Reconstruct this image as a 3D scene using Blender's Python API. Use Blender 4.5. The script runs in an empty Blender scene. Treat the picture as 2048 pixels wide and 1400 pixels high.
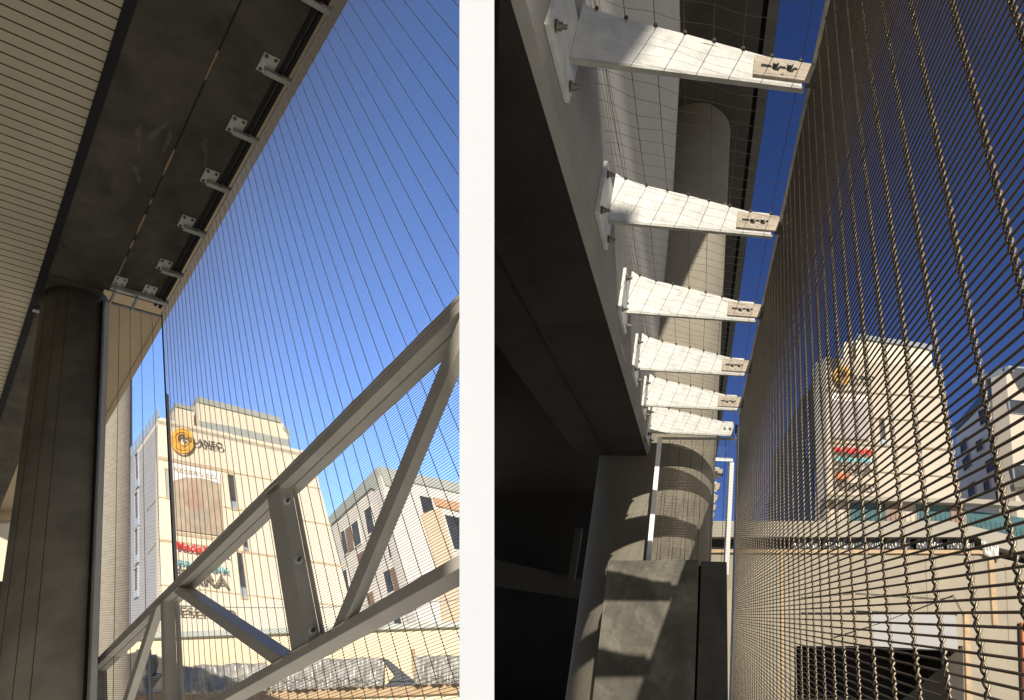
import bpy, math, random
import numpy as np
from mathutils import Matrix, Vector
random.seed(7); RNG = np.random.default_rng(7)
SC = bpy.context.scene
COL = SC.collection
F = 1150.0                      # focal length in photo pixels (photo 2048 wide)
PITCH = math.radians(33.0)
CP, SP = math.cos(PITCH), math.sin(PITCH)
CAM = np.array([0.0, 0.0, 1.6])
MW = np.array([[1, 0, 0], [0, -SP, CP], [0, CP, SP]], float)      # survey axes (x right, y up, z ahead) -> world

def A_(*v): return np.array(v, float)
def ray(x, y): return np.array([(x - 1024) / F, (700 - y) / F, 1.0])
def vdir(x, y):
    v = np.array([x - 1024, 700 - y, F], float); return v / np.linalg.norm(v)
def unit(v): v = np.asarray(v, float); return v / np.linalg.norm(v)
def hit(q, pl):
    p, d1, d2 = pl; n = np.cross(d1, d2); r = ray(*q); return r * ((p @ n) / (r @ n))
def toW(P): return np.asarray(P, float) @ MW.T + CAM

# axes of the two bridges: up, along, across
uL, aL, bL = vdir(260, -690), vdir(-290, 1730), vdir(3080, 1400)
uR, aR, bR = vdir(1540, -1500), vdir(1390, 1230), vdir(9000, 950)
SUN = unit(.54 * uR - aR + .172 * bR)
def LP(u, a, b): return uL * u + aL * a + bL * b
def RP(u, a, b): return uR * u + aR * a + bR * b
invL = np.linalg.inv(np.array([uL, aL, bL]).T); invR = np.linalg.inv(np.array([uR, aR, bR]).T)

# ------------------------------------------------------------------ mesh builder
class MB:
    def __init__(s): s.v = []; s.f = []; s.n = 0
    def add(s, V, Fs):
        V = np.asarray(V, float); s.v.append(V)
        for f in Fs: s.f.append([i + s.n for i in f])
        s.n += len(V); return s
    def prism(s, pts, ext):
        pts = np.asarray(pts, float); n = len(pts); V = np.vstack([pts, pts + np.asarray(ext, float)])
        Fs = [list(range(n))[::-1], list(range(n, 2 * n))] + [[i, (i + 1) % n, n + (i + 1) % n, n + i] for i in range(n)]
        return s.add(V, Fs)
    def box(s, o, ex, ey, ez):
        o = np.asarray(o, float); return s.prism([o, o + ex, o + ex + ey, o + ey], ez)
    def cyl(s, p0, p1, r0, r1=None, n=12):
        r1 = r0 if r1 is None else r1
        p0 = np.asarray(p0, float); p1 = np.asarray(p1, float); d = unit(p1 - p0)
        t = np.array([1, 0, 0]) if abs(d[0]) < .8 else np.array([0, 1, 0])
        e1 = unit(np.cross(d, t)); e2 = np.cross(d, e1)
        an = np.arange(n) * 2 * math.pi / n
        c = np.outer(np.cos(an), e1) + np.outer(np.sin(an), e2)
        V = np.vstack([p0 + c * r0, p1 + c * r1])
        Fs = [list(range(n))[::-1], list(range(n, 2 * n))] + [[i, (i + 1) % n, n + (i + 1) % n, n + i] for i in range(n)]
        return s.add(V, Fs)
    def tube(s, P, r, n=5, e1=None, e2=None):
        P = np.asarray(P, float); m = len(P)
        T = np.gradient(P, axis=0); T /= np.linalg.norm(T, axis=1)[:, None] + 1e-12
        if e1 is None:
            d = unit(P[-1] - P[0]); t = np.array([1, 0, 0]) if abs(d[0]) < .8 else np.array([0, 1, 0]); e1 = t
        E1 = e1 - T * (T @ e1)[:, None]; E1 /= np.linalg.norm(E1, axis=1)[:, None]; E2 = np.cross(T, E1)
        an = np.arange(n) * 2 * math.pi / n
        V = (P[:, None, :] + r * (np.cos(an)[None, :, None] * E1[:, None, :] + np.sin(an)[None, :, None] * E2[:, None, :])).reshape(-1, 3)
        Fs = []
        for i in range(m - 1):
            for j in range(n):
                k = (j + 1) % n
                Fs.append([i * n + j, i * n + k, (i + 1) * n + k, (i + 1) * n + j])
        Fs.append(list(range(n))[::-1]); Fs.append([(m - 1) * n + j for j in range(n)])
        return s.add(V, Fs)
    def build(s, name, mat, parent=None, root=None, smooth=False, bevel=0.0):
        """one mesh object; vertices are stored relative to the thing's base (root, survey axes)"""
        V = np.vstack(s.v)
        if root is None: root = base_of(parent) if parent is not None else V.mean(axis=0)
        W = (V - root) @ MW.T
        me = bpy.data.meshes.new(name); me.from_pydata(W.tolist(), [], s.f); me.update()
        me.materials.append(mat)
        if smooth: me.polygons.foreach_set('use_smooth', [True] * len(me.polygons))
        o = bpy.data.objects.new(name, me); COL.objects.link(o)
        if parent is None: o.location = toW(root); BASE[o.name] = np.asarray(root, float)
        else: o.parent = parent
        if bevel:
            b = o.modifiers.new('edge', 'BEVEL'); b.width = bevel; b.segments = 2; b.limit_method = 'ANGLE'; b.angle_limit = math.radians(40)
        return o
BASE = {}
def base_of(o):
    while o.parent is not None: o = o.parent
    return BASE[o.name]
def tag(o, label=None, cat=None, group=None, kind=None):
    for k, v in (('label', label), ('category', cat), ('group', group), ('kind', kind)):
        if v: o[k] = v
    return o
def thing(name, label, cat, base, group=None):
    o = bpy.data.objects.new(name, None); COL.objects.link(o); o.empty_display_size = .2
    o.location = toW(base); BASE[o.name] = np.asarray(base, float)
    return tag(o, label, cat, group)
def copy_tree(o, parent=None, shift=None, label=None):
    c = o.copy(); COL.objects.link(c); c.parent = parent
    if shift is not None:
        c.location = Vector(o.location) + Vector((MW @ shift).tolist()); BASE[c.name] = base_of(o) + shift
    if label: c['label'] = label
    for ch in list(o.children): copy_tree(ch, c)
    return c
def clip(pts, n, d):
    out = []; pts = [np.asarray(p, float) for p in pts]
    for i, p in enumerate(pts):
        q = pts[(i + 1) % len(pts)]; a, b = p @ n - d, q @ n - d
        if a >= 0: out.append(p)
        if (a >= 0) != (b >= 0): out.append(p + (q - p) * a / (a - b))
    return out
NL, NR = A_(-1, 0, -.0613), A_(1, 0, .0613)
def clipL(pts): return clip(clip(pts, NL, .06), A_(-1, 0, 0), .165)
def clipR(pts): return clip(pts, NR, .06)

# ------------------------------------------------------------------ materials
def lin(c):
    c = [x / 255 for x in c]
    return [x / 12.92 if x <= .04045 else ((x + .055) / 1.055) ** 2.4 for x in c]
def mat(name, col, rough=.8, metal=0.0, scale=3.0, amt=.18, bump=0.0, bscale=40.0, stain=None, sscale=.8, samt=.5, streak=None, spec=.3, coat=0):
    m = bpy.data.materials.new(name); m.use_nodes = True; nt = m.node_tree; N = nt.nodes; Lk = nt.links
    P = N['Principled BSDF']; P.inputs['Roughness'].default_value = rough; P.inputs['Metallic'].default_value = metal
    P.inputs['Specular IOR Level'].default_value = spec
    tc = N.new('ShaderNodeTexCoord')
    n1 = N.new('ShaderNodeTexNoise'); n1.inputs['Scale'].default_value = scale; n1.inputs['Detail'].default_value = 7; n1.inputs['Roughness'].default_value = .62
    Lk.new(tc.outputs['Object'], n1.inputs['Vector'])
    r = N.new('ShaderNodeValToRGB'); e = r.color_ramp.elements
    e[0].position = .3; e[1].position = .7
    e[0].color = [max(0, x * (1 - amt)) for x in col] + [1]; e[1].color = [min(1, x * (1 + amt)) for x in col] + [1]
    Lk.new(n1.outputs['Fac'], r.inputs['Fac']); out = r.outputs['Color']
    if stain is not None:
        n2 = N.new('ShaderNodeTexNoise'); n2.inputs['Scale'].default_value = sscale; n2.inputs['Detail'].default_value = 9; n2.inputs['Roughness'].default_value = .7
        n2.inputs['Distortion'].default_value = .6
        mp = N.new('ShaderNodeMapping')
        if streak is not None: mp.inputs['Scale'].default_value = streak[0]; mp.inputs['Rotation'].default_value = streak[1]
        Lk.new(tc.outputs['Object'], mp.inputs['Vector']); Lk.new(mp.outputs['Vector'], n2.inputs['Vector'])
        r2 = N.new('ShaderNodeValToRGB'); r2.color_ramp.elements[0].position = .48; r2.color_ramp.elements[1].position = .72
        r2.color_ramp.elements[0].color = (0, 0, 0, 1); r2.color_ramp.elements[1].color = (samt, samt, samt, 1)
        Lk.new(n2.outputs['Fac'], r2.inputs['Fac'])
        mx = N.new('ShaderNodeMix'); mx.data_type = 'RGBA'
        Lk.new(r2.outputs['Color'], mx.inputs[0]); Lk.new(out, mx.inputs[6]); mx.inputs[7].default_value = list(stain) + [1]
        out = mx.outputs[2]
    Lk.new(out, P.inputs['Base Color'])
    if bump:
        n3 = N.new('ShaderNodeTexNoise'); n3.inputs['Scale'].default_value = bscale; n3.inputs['Detail'].default_value = 5
        Lk.new(tc.outputs['Object'], n3.inputs['Vector'])
        b = N.new('ShaderNodeBump'); b.inputs['Strength'].default_value = bump; b.inputs['Distance'].default_value = .02
        Lk.new(n3.outputs['Fac'], b.inputs['Height']); Lk.new(b.outputs['Normal'], P.inputs['Normal'])
    return m
def flat(name, col, rough=.6, metal=0, spec=.3): return mat(name, col, rough, metal, amt=.06, spec=spec)

M = {}
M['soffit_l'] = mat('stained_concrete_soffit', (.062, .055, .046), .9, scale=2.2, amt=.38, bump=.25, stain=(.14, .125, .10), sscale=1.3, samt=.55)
M['slat'] = mat('cream_metal_slat', (.45, .40, .30), .55, scale=1.2, amt=.07)
M['black'] = flat('black_rubber', (.012, .012, .013), .7)
M['column_l'] = mat('weathered_column_concrete', (.25, .23, .19), .85, scale=2.5, amt=.3, bump=.2, stain=(.27, .245, .2), sscale=1.1, samt=.5)
M['tan'] = mat('tan_render_soffit', (.42, .335, .22), .8, scale=1.5, amt=.08, bump=.05)
M['pale_pier'] = mat('pale_pier_concrete', (.27, .245, .20), .85, scale=2, amt=.12, bump=.1)
M['paint'] = mat('warm_grey_steel_paint', (.56, .535, .48), .5, scale=4, amt=.09, bump=.03, bscale=120, stain=(.3, .25, .19), sscale=2.5, samt=.25)
M['galv'] = mat('galvanised_steel', (.47, .475, .45), .5, .2, scale=16, amt=.2, bump=.08, bscale=60, stain=(.42, .42, .40), sscale=22, samt=.5, spec=.5)
M['galv_dk'] = mat('galvanised_steel_dull', (.36, .36, .33), .55, .3, scale=12, amt=.2, stain=(.2, .2, .18), sscale=6, samt=.5)
M['clip'] = mat('dull_zinc_plate', (.33, .29, .235), .6, .2, scale=16, amt=.2, stain=(.2, .17, .13), sscale=9, samt=.4)
M['bolt'] = mat('bolt_steel', (.13, .12, .105), .5, .3, scale=30, amt=.2)
M['washer'] = mat('bright_washer', (.85, .87, .9), .35, .1, scale=30, amt=.1)
M['wire'] = mat('woven_stainless_wire', (.20, .165, .115), .4, .4, scale=25, amt=.25, spec=.5)
M['rod'] = mat('stainless_cross_rod', (.052, .041, .033), .5, .15, scale=20, amt=.2)
M['wire_l'] = mat('glint_toned_rope', (.62, .57, .48), .4, .1, scale=25, amt=.3, spec=.5)  # lightened rope colour stands in for sun glints
M['rod_l'] = mat('stainless_fine_rod', (.34, .33, .32), .4, .5, scale=20, amt=.15)
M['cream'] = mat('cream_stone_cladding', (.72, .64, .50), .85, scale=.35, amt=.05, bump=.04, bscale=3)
M['cream_r'] = mat('dimmed_stone_cladding', (.42, .37, .30), .85, scale=.35, amt=.06, bump=.04, bscale=3)  # darker copy of the cream cladding; dimmer exposure put into the colour
M['side_l'] = mat('shade_grey_side', (.40, .395, .40), .85, scale=.6, amt=.07)  # greyer than the front: the flank's shade is put into this colour
M['side_r'] = mat('shade_dark_side', (.05, .05, .053), .85, scale=.6, amt=.1)  # near-black base colour holds the flank's shade, not its cladding tone
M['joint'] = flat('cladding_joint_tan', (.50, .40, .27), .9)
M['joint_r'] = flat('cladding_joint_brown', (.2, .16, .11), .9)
M['glass'] = mat('dark_window_glass', (.05, .055, .065), .35, scale=.8, amt=.4, spec=.25)
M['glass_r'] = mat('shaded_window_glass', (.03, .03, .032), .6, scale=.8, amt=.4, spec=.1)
M['teal'] = mat('teal_shop_glass', (.06, .12, .13), .15, scale=1.0, amt=.35, spec=.6)
M['pane_blue'] = mat('pale_blue_sill_glass', (.28, .36, .42), .3, scale=.8, amt=.1)
M['attic'] = mat('grey_green_parapet', (.36, .38, .35), .6, scale=.6, amt=.08)
M['attic_r'] = mat('blue_grey_parapet', (.22, .25, .28), .6, scale=.6, amt=.08)
M['attic_dk'] = flat('dark_slate_roof', (.045, .05, .06), .6)
M['white'] = mat('cool_divider_white', (.56, .60, .67), .9, scale=3, amt=.012, bump=.03)  # blue cast in the colour cancels warm sunlight on the divider
M['white_st'] = mat('white_painted_steel', (.72, .72, .70), .45, scale=8, amt=.05)
M['house_w'] = mat('white_house_render', (.62, .59, .54), .85, scale=.7, amt=.05)
M['house_r2'] = mat('warmed_house_panel', (.70, .56, .40), .85, scale=.7, amt=.06)  # whitish panels; warm base colour offsets their blue shade
M['house_r'] = mat('light_house_panel', (.27, .25, .205), .85, scale=.7, amt=.06)
M['beige'] = mat('beige_house_panel', (.54, .43, .31), .85, scale=.7, amt=.05)
M['brown'] = mat('brown_shutter', (.22, .15, .12), .8, scale=.9, amt=.12)
M['brick'] = mat('orange_brick', (.48, .30, .19), .9, scale=3, amt=.25)
M['orange'] = flat('orange_logo_band', (.85, .47, .07), .5)
M['letter'] = flat('dark_sign_letter', (.10, .085, .07), .5)
M['letter_l'] = flat('washed_out_sign_letter', (.22, .18, .13), .6)  # letter colour lightened to look washed out by bright light
M['red'] = flat('red_sign_letter', (.72, .06, .05), .5)
M['tealtxt'] = flat('teal_sign_letter', (.15, .45, .5), .5)
M['salmon'] = flat('orange_sign_panel', (.55, .17, .08), .5)
M['banner_w'] = flat('white_banner_cloth', (.78, .76, .74), .8)
M['banner_b'] = mat('printed_banner_cloth', (.46, .37, .27), .8, scale=.55, amt=.3, stain=(.5, .29, .22), sscale=.35, samt=.5)
M['banner_g'] = mat('grey_banner_cloth', (.31, .28, .27), .8, scale=.55, amt=.2, stain=(.4, .36, .34), sscale=.5, samt=.5)
M['ledge'] = mat('cream_wall_render', (.66, .56, .38), .9, scale=.4, amt=.07, bump=.05, bscale=4)
M['wall_r'] = mat('board_marked_concrete', (.25, .222, .172), .9, scale=.7, amt=.12, bump=.1, bscale=6, stain=(.30, .265, .2), sscale=.5, samt=.5, streak=((3, 3, .5), (0, 0, 0)))
M['sheet'] = mat('silver_plastic_sheet', (.30, .29, .265), .28, scale=3, amt=.5, spec=.7)
M['sheet_dk'] = mat('dark_plastic_sheet', (.055, .055, .055), .25, scale=2.5, amt=.5, spec=.7)
M['timber'] = mat('bare_timber', (.36, .26, .155), .85, scale=5, amt=.15)
M['timber_o'] = mat('orange_timber', (.50, .24, .1), .8, scale=5, amt=.15)
M['soffit_r'] = mat('near_black_concrete_soffit', (.020, .0178, .0155), .95, scale=2.4, amt=.4, bump=.2, stain=(.032, .028, .023), sscale=1.5, samt=.5)  # near-black mottled base colour
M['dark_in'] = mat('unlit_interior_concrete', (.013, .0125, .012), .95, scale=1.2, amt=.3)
M['crossbeam'] = mat('grey_crossbeam', (.045, .042, .037), .9, scale=1.2, amt=.2)
M['beam_r'] = mat('grey_beam_concrete', (.21, .206, .19), .9, scale=3, amt=.14, bump=.15, stain=(.2, .19, .17), sscale=2.5, samt=.5)
M['web_r'] = mat('smooth_grey_wall_concrete', (.29, .28, .265), .9, scale=1.6, amt=.07, bump=.06)
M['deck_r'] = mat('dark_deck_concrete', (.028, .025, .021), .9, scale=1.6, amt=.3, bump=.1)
M['column_r'] = mat('sunlit_column_concrete', (.20, .182, .145), .9, scale=2.2, amt=.12, bump=.12, stain=(.16, .145, .115), sscale=1.6, samt=.5)
M['block'] = mat('stained_dark_concrete', (.085, .08, .066), .9, scale=3.5, amt=.35, bump=.25, stain=(.20, .185, .15), sscale=3.2, samt=.8)
M['block_dk'] = mat('dark_formed_concrete', (.055, .053, .047), .9, scale=5, amt=.25, bump=.15)
M['panel_w'] = mat('pale_grey_board', (.28, .28, .275), .8, scale=.6, amt=.03)
M['net'] = flat('thin_net_wire', (.05, .045, .04), .6)
M['cable'] = flat('grey_overhead_cable', (.3, .3, .29), .6)

# ------------------------------------------------------------------ white divider added between the two views, not a real wall
zw = 1.5
x0, x1 = (919 - 1024) / F * zw, (988.5 - 1024) / F * zw
d = unit(A_(-.0613, 0, 1))
pw = thing('white_divider', 'plain white divider added between the pale bridge view and the dark bridge view', 'wall', A_(x0, 0, zw))
hx = A_((x1 - x0) / 2 - .004, 0, 0)
m = MB(); m.box(A_(x0, -4, zw), A_(x1 - x0, 0, 0), A_(0, 10, 0), d * .12); m.build('divider_face', M['white'], pw)
m = MB(); m.box(A_(x0 + .004, -1.15, zw) + d * .12, hx, A_(0, 7, 0), d * 5.0); m.build('pale_panel', M['house_w'], pw)  # unseen pale side of the added divider
m = MB(); m.box(A_(x0 + .004, -1.15, zw) + hx + d * .12, hx, A_(0, 7, 0), d * 5.0); m.build('bounce_cut_panel', M['dark_in'], pw)  # unseen dark side added to cut bounce light onto the bracket bridge

# ================================================================== BRIDGE WITH THE SLATTED CEILING (left of the divider)
k = .67
P0 = ray(150, 610) * 10.5 * k
US = (invL @ P0)[0]                       # soffit level
BM = 1.697                                # mesh plane
br = thing('bridge_deck', 'dark stained concrete bridge underside with cream slatted ceiling beside it', 'bridge', LP(US, 3, 1.0))
def Lpoly(ab, u): return clipL([LP(u, a, b) for a, b in ab])
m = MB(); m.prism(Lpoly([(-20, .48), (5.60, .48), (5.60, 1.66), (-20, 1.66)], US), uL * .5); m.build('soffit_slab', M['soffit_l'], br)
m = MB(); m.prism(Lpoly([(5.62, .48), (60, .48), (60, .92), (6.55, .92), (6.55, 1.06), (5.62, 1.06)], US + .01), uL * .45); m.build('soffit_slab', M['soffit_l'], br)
m = MB(); m.prism(Lpoly([(-24, -11), (60, -11), (60, .44), (-24, .44)], US + .06), uL * .4); m.build('ceiling_backing', M['black'], br)
m = MB(); pitch = .1085
for i in range(420):
    a = -1.2 + i * pitch
    pts = Lpoly([(a, -2.6), (a + pitch * .86, -2.6), (a + pitch * .86, .425), (a, .425)], US + .004)
    if len(pts) > 2: m.prism(pts, uL * .02)
m.build('slat_ceiling', M['slat'], br)
m = MB(); m.prism(Lpoly([(-6, .425), (60, .425), (60, .50), (-6, .50)], US - .035), uL * .03)
m.build('edge_trim', M['black'], br)
m = MB(); m.prism(Lpoly([(-6, 1.585), (5.62, 1.585), (5.62, 1.615), (-6, 1.615)], US - .022), uL * .02)
m.prism(Lpoly([(-6, 1.635), (5.62, 1.635), (5.62, 1.667), (-6, 1.667)], US - .04), uL * .038)
m.build('edge_channel', M['black'], br)
m = MB(); m.prism(Lpoly([(-3, 1.122), (5.5, 1.118), (5.5, 1.130), (-3, 1.136)], US - .006), uL * .005); m.build('joint_strip', M['black'], br)
M['rust'] = mat('rusty_joint_filler', (.26, .19, .12), .9, scale=20, amt=.4)
for a0, a1 in ((1.2, 1.45), (2.0, 2.32), (3.18, 3.55), (3.9, 4.0), (4.15, 4.5), (4.6, 4.75), (4.9, 5.35)):
    w = .006 + .01 * random.random()
    m = MB(); m.prism(Lpoly([(a0, 1.118), ((a0 + a1) / 2, 1.112), (a1, 1.118), (a1, 1.128), ((a0 + a1) / 2, 1.122 + w), (a0, 1.130)], US - .010), uL * .004); m.build('joint_filler', M['rust'], br)
M['seam'] = flat('dull_board_seam', (.095, .083, .066), .9)
for a0, b0_, b1_, sl in ((1.60, .55, 1.10, .12), (1.78, 1.14, 1.56, .10), (4.35, .55, 1.05, -.05), (2.95, 1.15, 1.5, .06), (5.0, .6, 1.1, .03)):
    m = MB(); m.prism(Lpoly([(a0, b0_), (a0 + sl, b1_), (a0 + sl + .008, b1_), (a0 + .006, b0_)], US - .003), uL * .0025); m.build('board_seam', M['seam'], br)
# pale smears on the soffit
M['smear'] = mat('pale_cement_smear', (.098, .086, .069), .9, scale=9, amt=.35)
m = MB()
for px_, py_, ln, ax in ((277, 275, .30, .05), (313, 262, .36, .05), (336, 280, .30, .04), (410, 300, .34, .04), (272, 345, .22, .06)):
    p = hit((px_, py_), (LP(US, 0, 0), aL, bL)); c = invL @ p; pts = []
    for i in range(14):
        t = i / 14 * 2 * math.pi; rr = 1 + .25 * math.sin(3 * t + px_)
        pts.append((c[1] + ln / 2 * rr * math.cos(t), c[2] + ax / 2 * rr * math.sin(t) + .06 * math.cos(t) * math.sin(px_)))
    m.prism(Lpoly(pts, US - .0035), uL * .003)
m.build('cement_smear', M['smear'], br)

# upper deck overhang
od = thing('upper_deck', 'tan underside of the high deck overhang above the wire screen', 'bridge deck', LP(8.455, 8, 2.0))
m = MB(); m.prism(clipL([LP(8.455, a, b) for a, b in ((-12, .2), (22, .2), (22, 2.74), (-12, 2.74))]), uL * .5)
m.build('soffit_slab', M['tan'], od)
m = MB(); m.prism(clipL([LP(8.43, a, b) for a, b in ((-8, 2.66), (22, 2.66), (22, 2.76), (-8, 2.76))]), uL * .6)
m.build('drip_edge', M['tan'], od)

# unseen dark wall added beside the camera to block fill light
ab = [LP(u, a, -3.0) for u, a in ((-3, -12), (-3, 14), (US, 14), (US, -12))]
m = MB(); m.prism(clipL(ab), -bL * .4); tag(m.build('fill_blocker_wall', mat('fill_blocker_concrete', (.07, .064, .055), .9, amt=.2)), 'unseen dark wall added beneath the slatted ceiling to block fill light', 'wall', kind='structure')
# column
cl = thing('concrete_column', 'thick dark round column under the end of the stained soffit', 'column', LP(-1, 6.06, .857))
cb = LP(-1, 6.06, .857); ct = LP(US + .03, 6.06, .857)
m = MB(); m.cyl(cb, ct, .335, n=96); o = m.build('shaft', M['column_l'], cl, smooth=False)
o.data.polygons.foreach_set('use_smooth', [len(p.vertices) == 4 for p in o.data.polygons])
# thin formwork seams proud of the shaft
m = MB()
for q in (118, 150, 172):
    t = hit((q, 900), (LP(2, 6.06, .857), uL, A_(1, 0, 0))); c = invL @ t
    off = t - LP(c[0], 6.06, .857); off = off - uL * (off @ uL)
    xx = off @ A_(1, 0, 0); side = unit(np.cross(uL, A_(0, 0, 1)))
    xx = max(-.3, min(.3, off @ side)); nrm = unit(np.cross(side, uL));
    if nrm[2] > 0: nrm = -nrm
    loc = side * xx + nrm * math.sqrt(.335 ** 2 - xx ** 2)
    m = MB(); m.cyl(cb + loc, ct + loc, .0025, n=6); m.build('formwork_seam', M['block_dk'], cl)
# steel bar and seam beside the column head
m = MB(); m.box(hit((66, 618), (LP(US - .05, 0, 0), aL, bL)), aL * .06, bL * .34, uL * .05)
tag(m.build('seam_bar', M['galv_dk']), 'short dull steel bar at the soffit seam beside the dark column', 'steel bar')

# far pier beyond the end screen
c0 = ray(222, 1000) * 62
cc = invL @ c0
m = MB(); m.cyl(LP(-1, cc[1], cc[2]), LP(65, cc[1], cc[2]), 1.95, n=64)
o = m.build('pier', M['pale_pier']); o.data.polygons.foreach_set('use_smooth', [len(p.vertices) == 4 for p in o.data.polygons])
tag(o, 'pale concrete pier seen through the narrow end screen', 'pier')

# ---- wire screen
def nrm_plane(a, u):
    n = unit(np.cross(a, u)); return n if n[2] < 0 else -n
def screen(name, label, O, d_along, d_up, s0, s1, u0, u1, cable0, cpitch, rpitch, rr, rc, matr, matc, limit=None, near=0, sides=4, group=None, weave=.0022, seg=2):
    """woven screen: O origin, rods along d_along at heights u, ropes along d_up at s; limit clips to one side of the white divider"""
    root = thing(name, label, 'wire screen', O + d_along * (s0 + s1) / 2 + d_up * (u0 + u1) / 2, group)
    n = nrm_plane(d_along, d_up)
    def span(p, q):
        if limit is None: return p, q
        nn, dd = limit; a, b = p @ nn - dd, q @ nn - dd
        if a < 0 and b < 0: return None
        x = p + (q - p) * (a / (a - b)) if (a < 0) != (b < 0) else None
        if a < 0: p = x
        elif b < 0: q = x
        return p, q
    m = MB(); us = np.arange(u0, u1, rpitch)
    for u in us:
        u = u + RNG.normal(0, rpitch * .035)
        r = span(O + d_along * s0 + d_up * u, O + d_along * s1 + d_up * u)
        if r is None: continue
        p, q = r; m.tube(np.array([p, q]), rr, 5, e1=n)
    m.build('woven_wire', matr, root, smooth=True)
    s = cable0; i = 0; allc = []
    while s < s1 - .01:
        if s > s0: allc.append(s)
        s += cpitch
    for s in allc:
        s = s + RNG.normal(0, .0022)
        r = span(O + d_along * s + d_up * u0, O + d_along * s + d_up * u1)
        if r is None: continue
        p, q = r
        ln = np.linalg.norm(q - p); ua = u0 + np.linalg.norm(p - (O + d_along * s + d_up * u0)) if p is not None else u0
        fine = s < near
        sg = seg * 2 if fine else seg
        nn_ = max(2, int(ln / rpitch * sg))
        U = ua + np.arange(nn_ + 1) * (rpitch / sg)
        U = U[U <= u1]
        ph = (U - u0) / rpitch * math.pi
        m = MB()
        jit = RNG.normal(0, .0004, len(U))
        for sgn in (1, -1):
            P = O + d_along * s + np.outer(U, d_up) + np.outer(sgn * weave * np.cos(ph) + jit, n) + np.outer(sgn * weave * .55 * np.sin(ph), d_along)
            if len(P) > 1: m.tube(P, rc, 7 if fine else sides, e1=d_along)
        m.build('cable', matc, root, smooth=True)
    return root
Ocorner = LP(0, 5.734, BM)
sl = screen('wire_screen', 'tall woven wire screen hanging from bridge brackets in front of open blue sky', LP(0, 0, BM), aL, uL, .2, 5.70, .15, 5.40,
            1.3634 - .1168 * 9, .1168, .0143, .0014, .0016, M['rod_l'], M['wire_l'], limit=(A_(-1, 0, -(1024 - 928) / F), 0.0), seg=2, weave=.0019)
m = MB(); m.cyl(LP(5.40, 5.72, BM), hit((915, -40), (LP(0, 0, BM), aL, uL)) * .0 + LP(5.40, .95, BM), .008, n=8); m.build('edge_bar', M['galv_dk'], sl)
m = MB(); m.cyl(LP(-.2, 5.72, BM + .0), LP(5.42, 5.72, BM + .0), .007, n=8); m.build('edge_rope', M['black'], sl)
m = MB(); m.box(LP(-.2, 5.73, BM + .010), aL * .03, bL * .028, uL * 4.3); m.build('edge_post', M['white_st'], sl, bevel=.003)
s2 = screen('wire_screen', 'narrow woven wire end screen between the dark column and the corner post', LP(0, 5.74, 0), bL, uL, 1.14, 1.69, .15, 5.36,
            1.69 - .1168 * 5 + .02, .1168, .0143, .0011, .0016, M['rod'], M['rod'], seg=2)
m = MB(); m.box(LP(-.2, 5.70, 1.09), bL * .04, aL * .05, uL * 5.55); m.build('edge_post', M['white_st'], s2, bevel=.004)
m = MB(); m.box(LP(-.2, 5.76, 1.062), bL * .018, aL * .04, uL * 5.6); m.build('gap_strip', M['black'], s2)  # black strip put in as the dark gap beside the column
m = MB(); m.box(LP(5.36, 5.72, 1.09), bL * .6, aL * .03, uL * .03); m.build('edge_bar', M['galv_dk'], s2)

# ---- soffit brackets
def soffit_bracket(a, label):
    t = thing('screen_bracket', label, 'bracket', LP(US, a, 1.5), 'brackets under the stained soffit')
    m = MB(); m.box(LP(US - .018, a - .095, 1.425), aL * .19, bL * .13, uL * .0178); pl = m.build('base_plate', M['galv'], t, bevel=.003)
    for da in (-.07, .07):
        for b in (1.452, 1.528):
            m = MB(); m.cyl(LP(US - .018, a + da, b), LP(US - .024, a + da, b), .017, n=14); m.cyl(LP(US - .022, a + da, b), LP(US - .04, a + da, b), .011, n=6)
            m.build('bolt', M['bolt'], pl)
    m = MB(); m.prism([LP(US - .018, a + .03, 1.47), LP(US - .018, a + .03, 1.56), LP(US - .03, a + .03, 1.69), LP(US - .075, a + .03, 1.69), LP(US - .085, a + .03, 1.47)], aL * .012)
    m.box(LP(US - .087, a + .03, 1.47), bL * .22, aL * .05, uL * .01)
    m.build('arm', M['galv_dk'], t, bevel=.002)
    m = MB(); m.box(LP(US - .08, a + .018, 1.61), bL * .085, aL * .01, uL * .055); m.build('end_clip', M['clip'], t)
    return t
br_at = [1.16, 1.905, 2.63, 3.34, 4.06, 4.84]
words_ = ['the topmost one, cut by the picture edge', 'second below the picture edge', 'third below the picture edge', 'fourth below the picture edge', 'third above the column corner', 'next above the column corner']
b0 = soffit_bracket(br_at[1], 'small galvanised soffit bracket holding the wire screen, ' + words_[1])
for i, a in enumerate(br_at):
    if i != 1: copy_tree(b0, None, aL * (a - br_at[1]), 'small galvanised soffit bracket holding the wire screen, ' + words_[i])
t = thing('corner_bracket', 'long galvanised corner bracket with two plates over the narrow end screen', 'bracket', LP(US, 5.4, 1.4))
for b in (1.10, 1.41):
    m = MB(); m.box(LP(US - .018, 5.27, b), aL * .17, bL * .13, uL * .0178); pl = m.build('base_plate', M['galv'], t, bevel=.003)
    for da in (.03, .13):
        for db in (.03, .1):
            m = MB(); m.cyl(LP(US - .018, 5.27 + da, b + db), LP(US - .036, 5.27 + da, b + db), .011, n=6); m.build('bolt', M['bolt'], pl)
m = MB(); m.box(LP(US - .075, 5.45, 1.09), bL * .62, aL * .012, uL * .07); m.box(LP(US - .078, 5.45, 1.09), bL * .62, aL * .05, uL * .008); m.build('arm', M['galv'], t, bevel=.002)
for b in (1.13, 1.36):
    m = MB(); m.box(LP(US - .13, 5.46, b), bL * .02, aL * .28, uL * .045); m.build('hook', M['galv_dk'], t)

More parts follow.
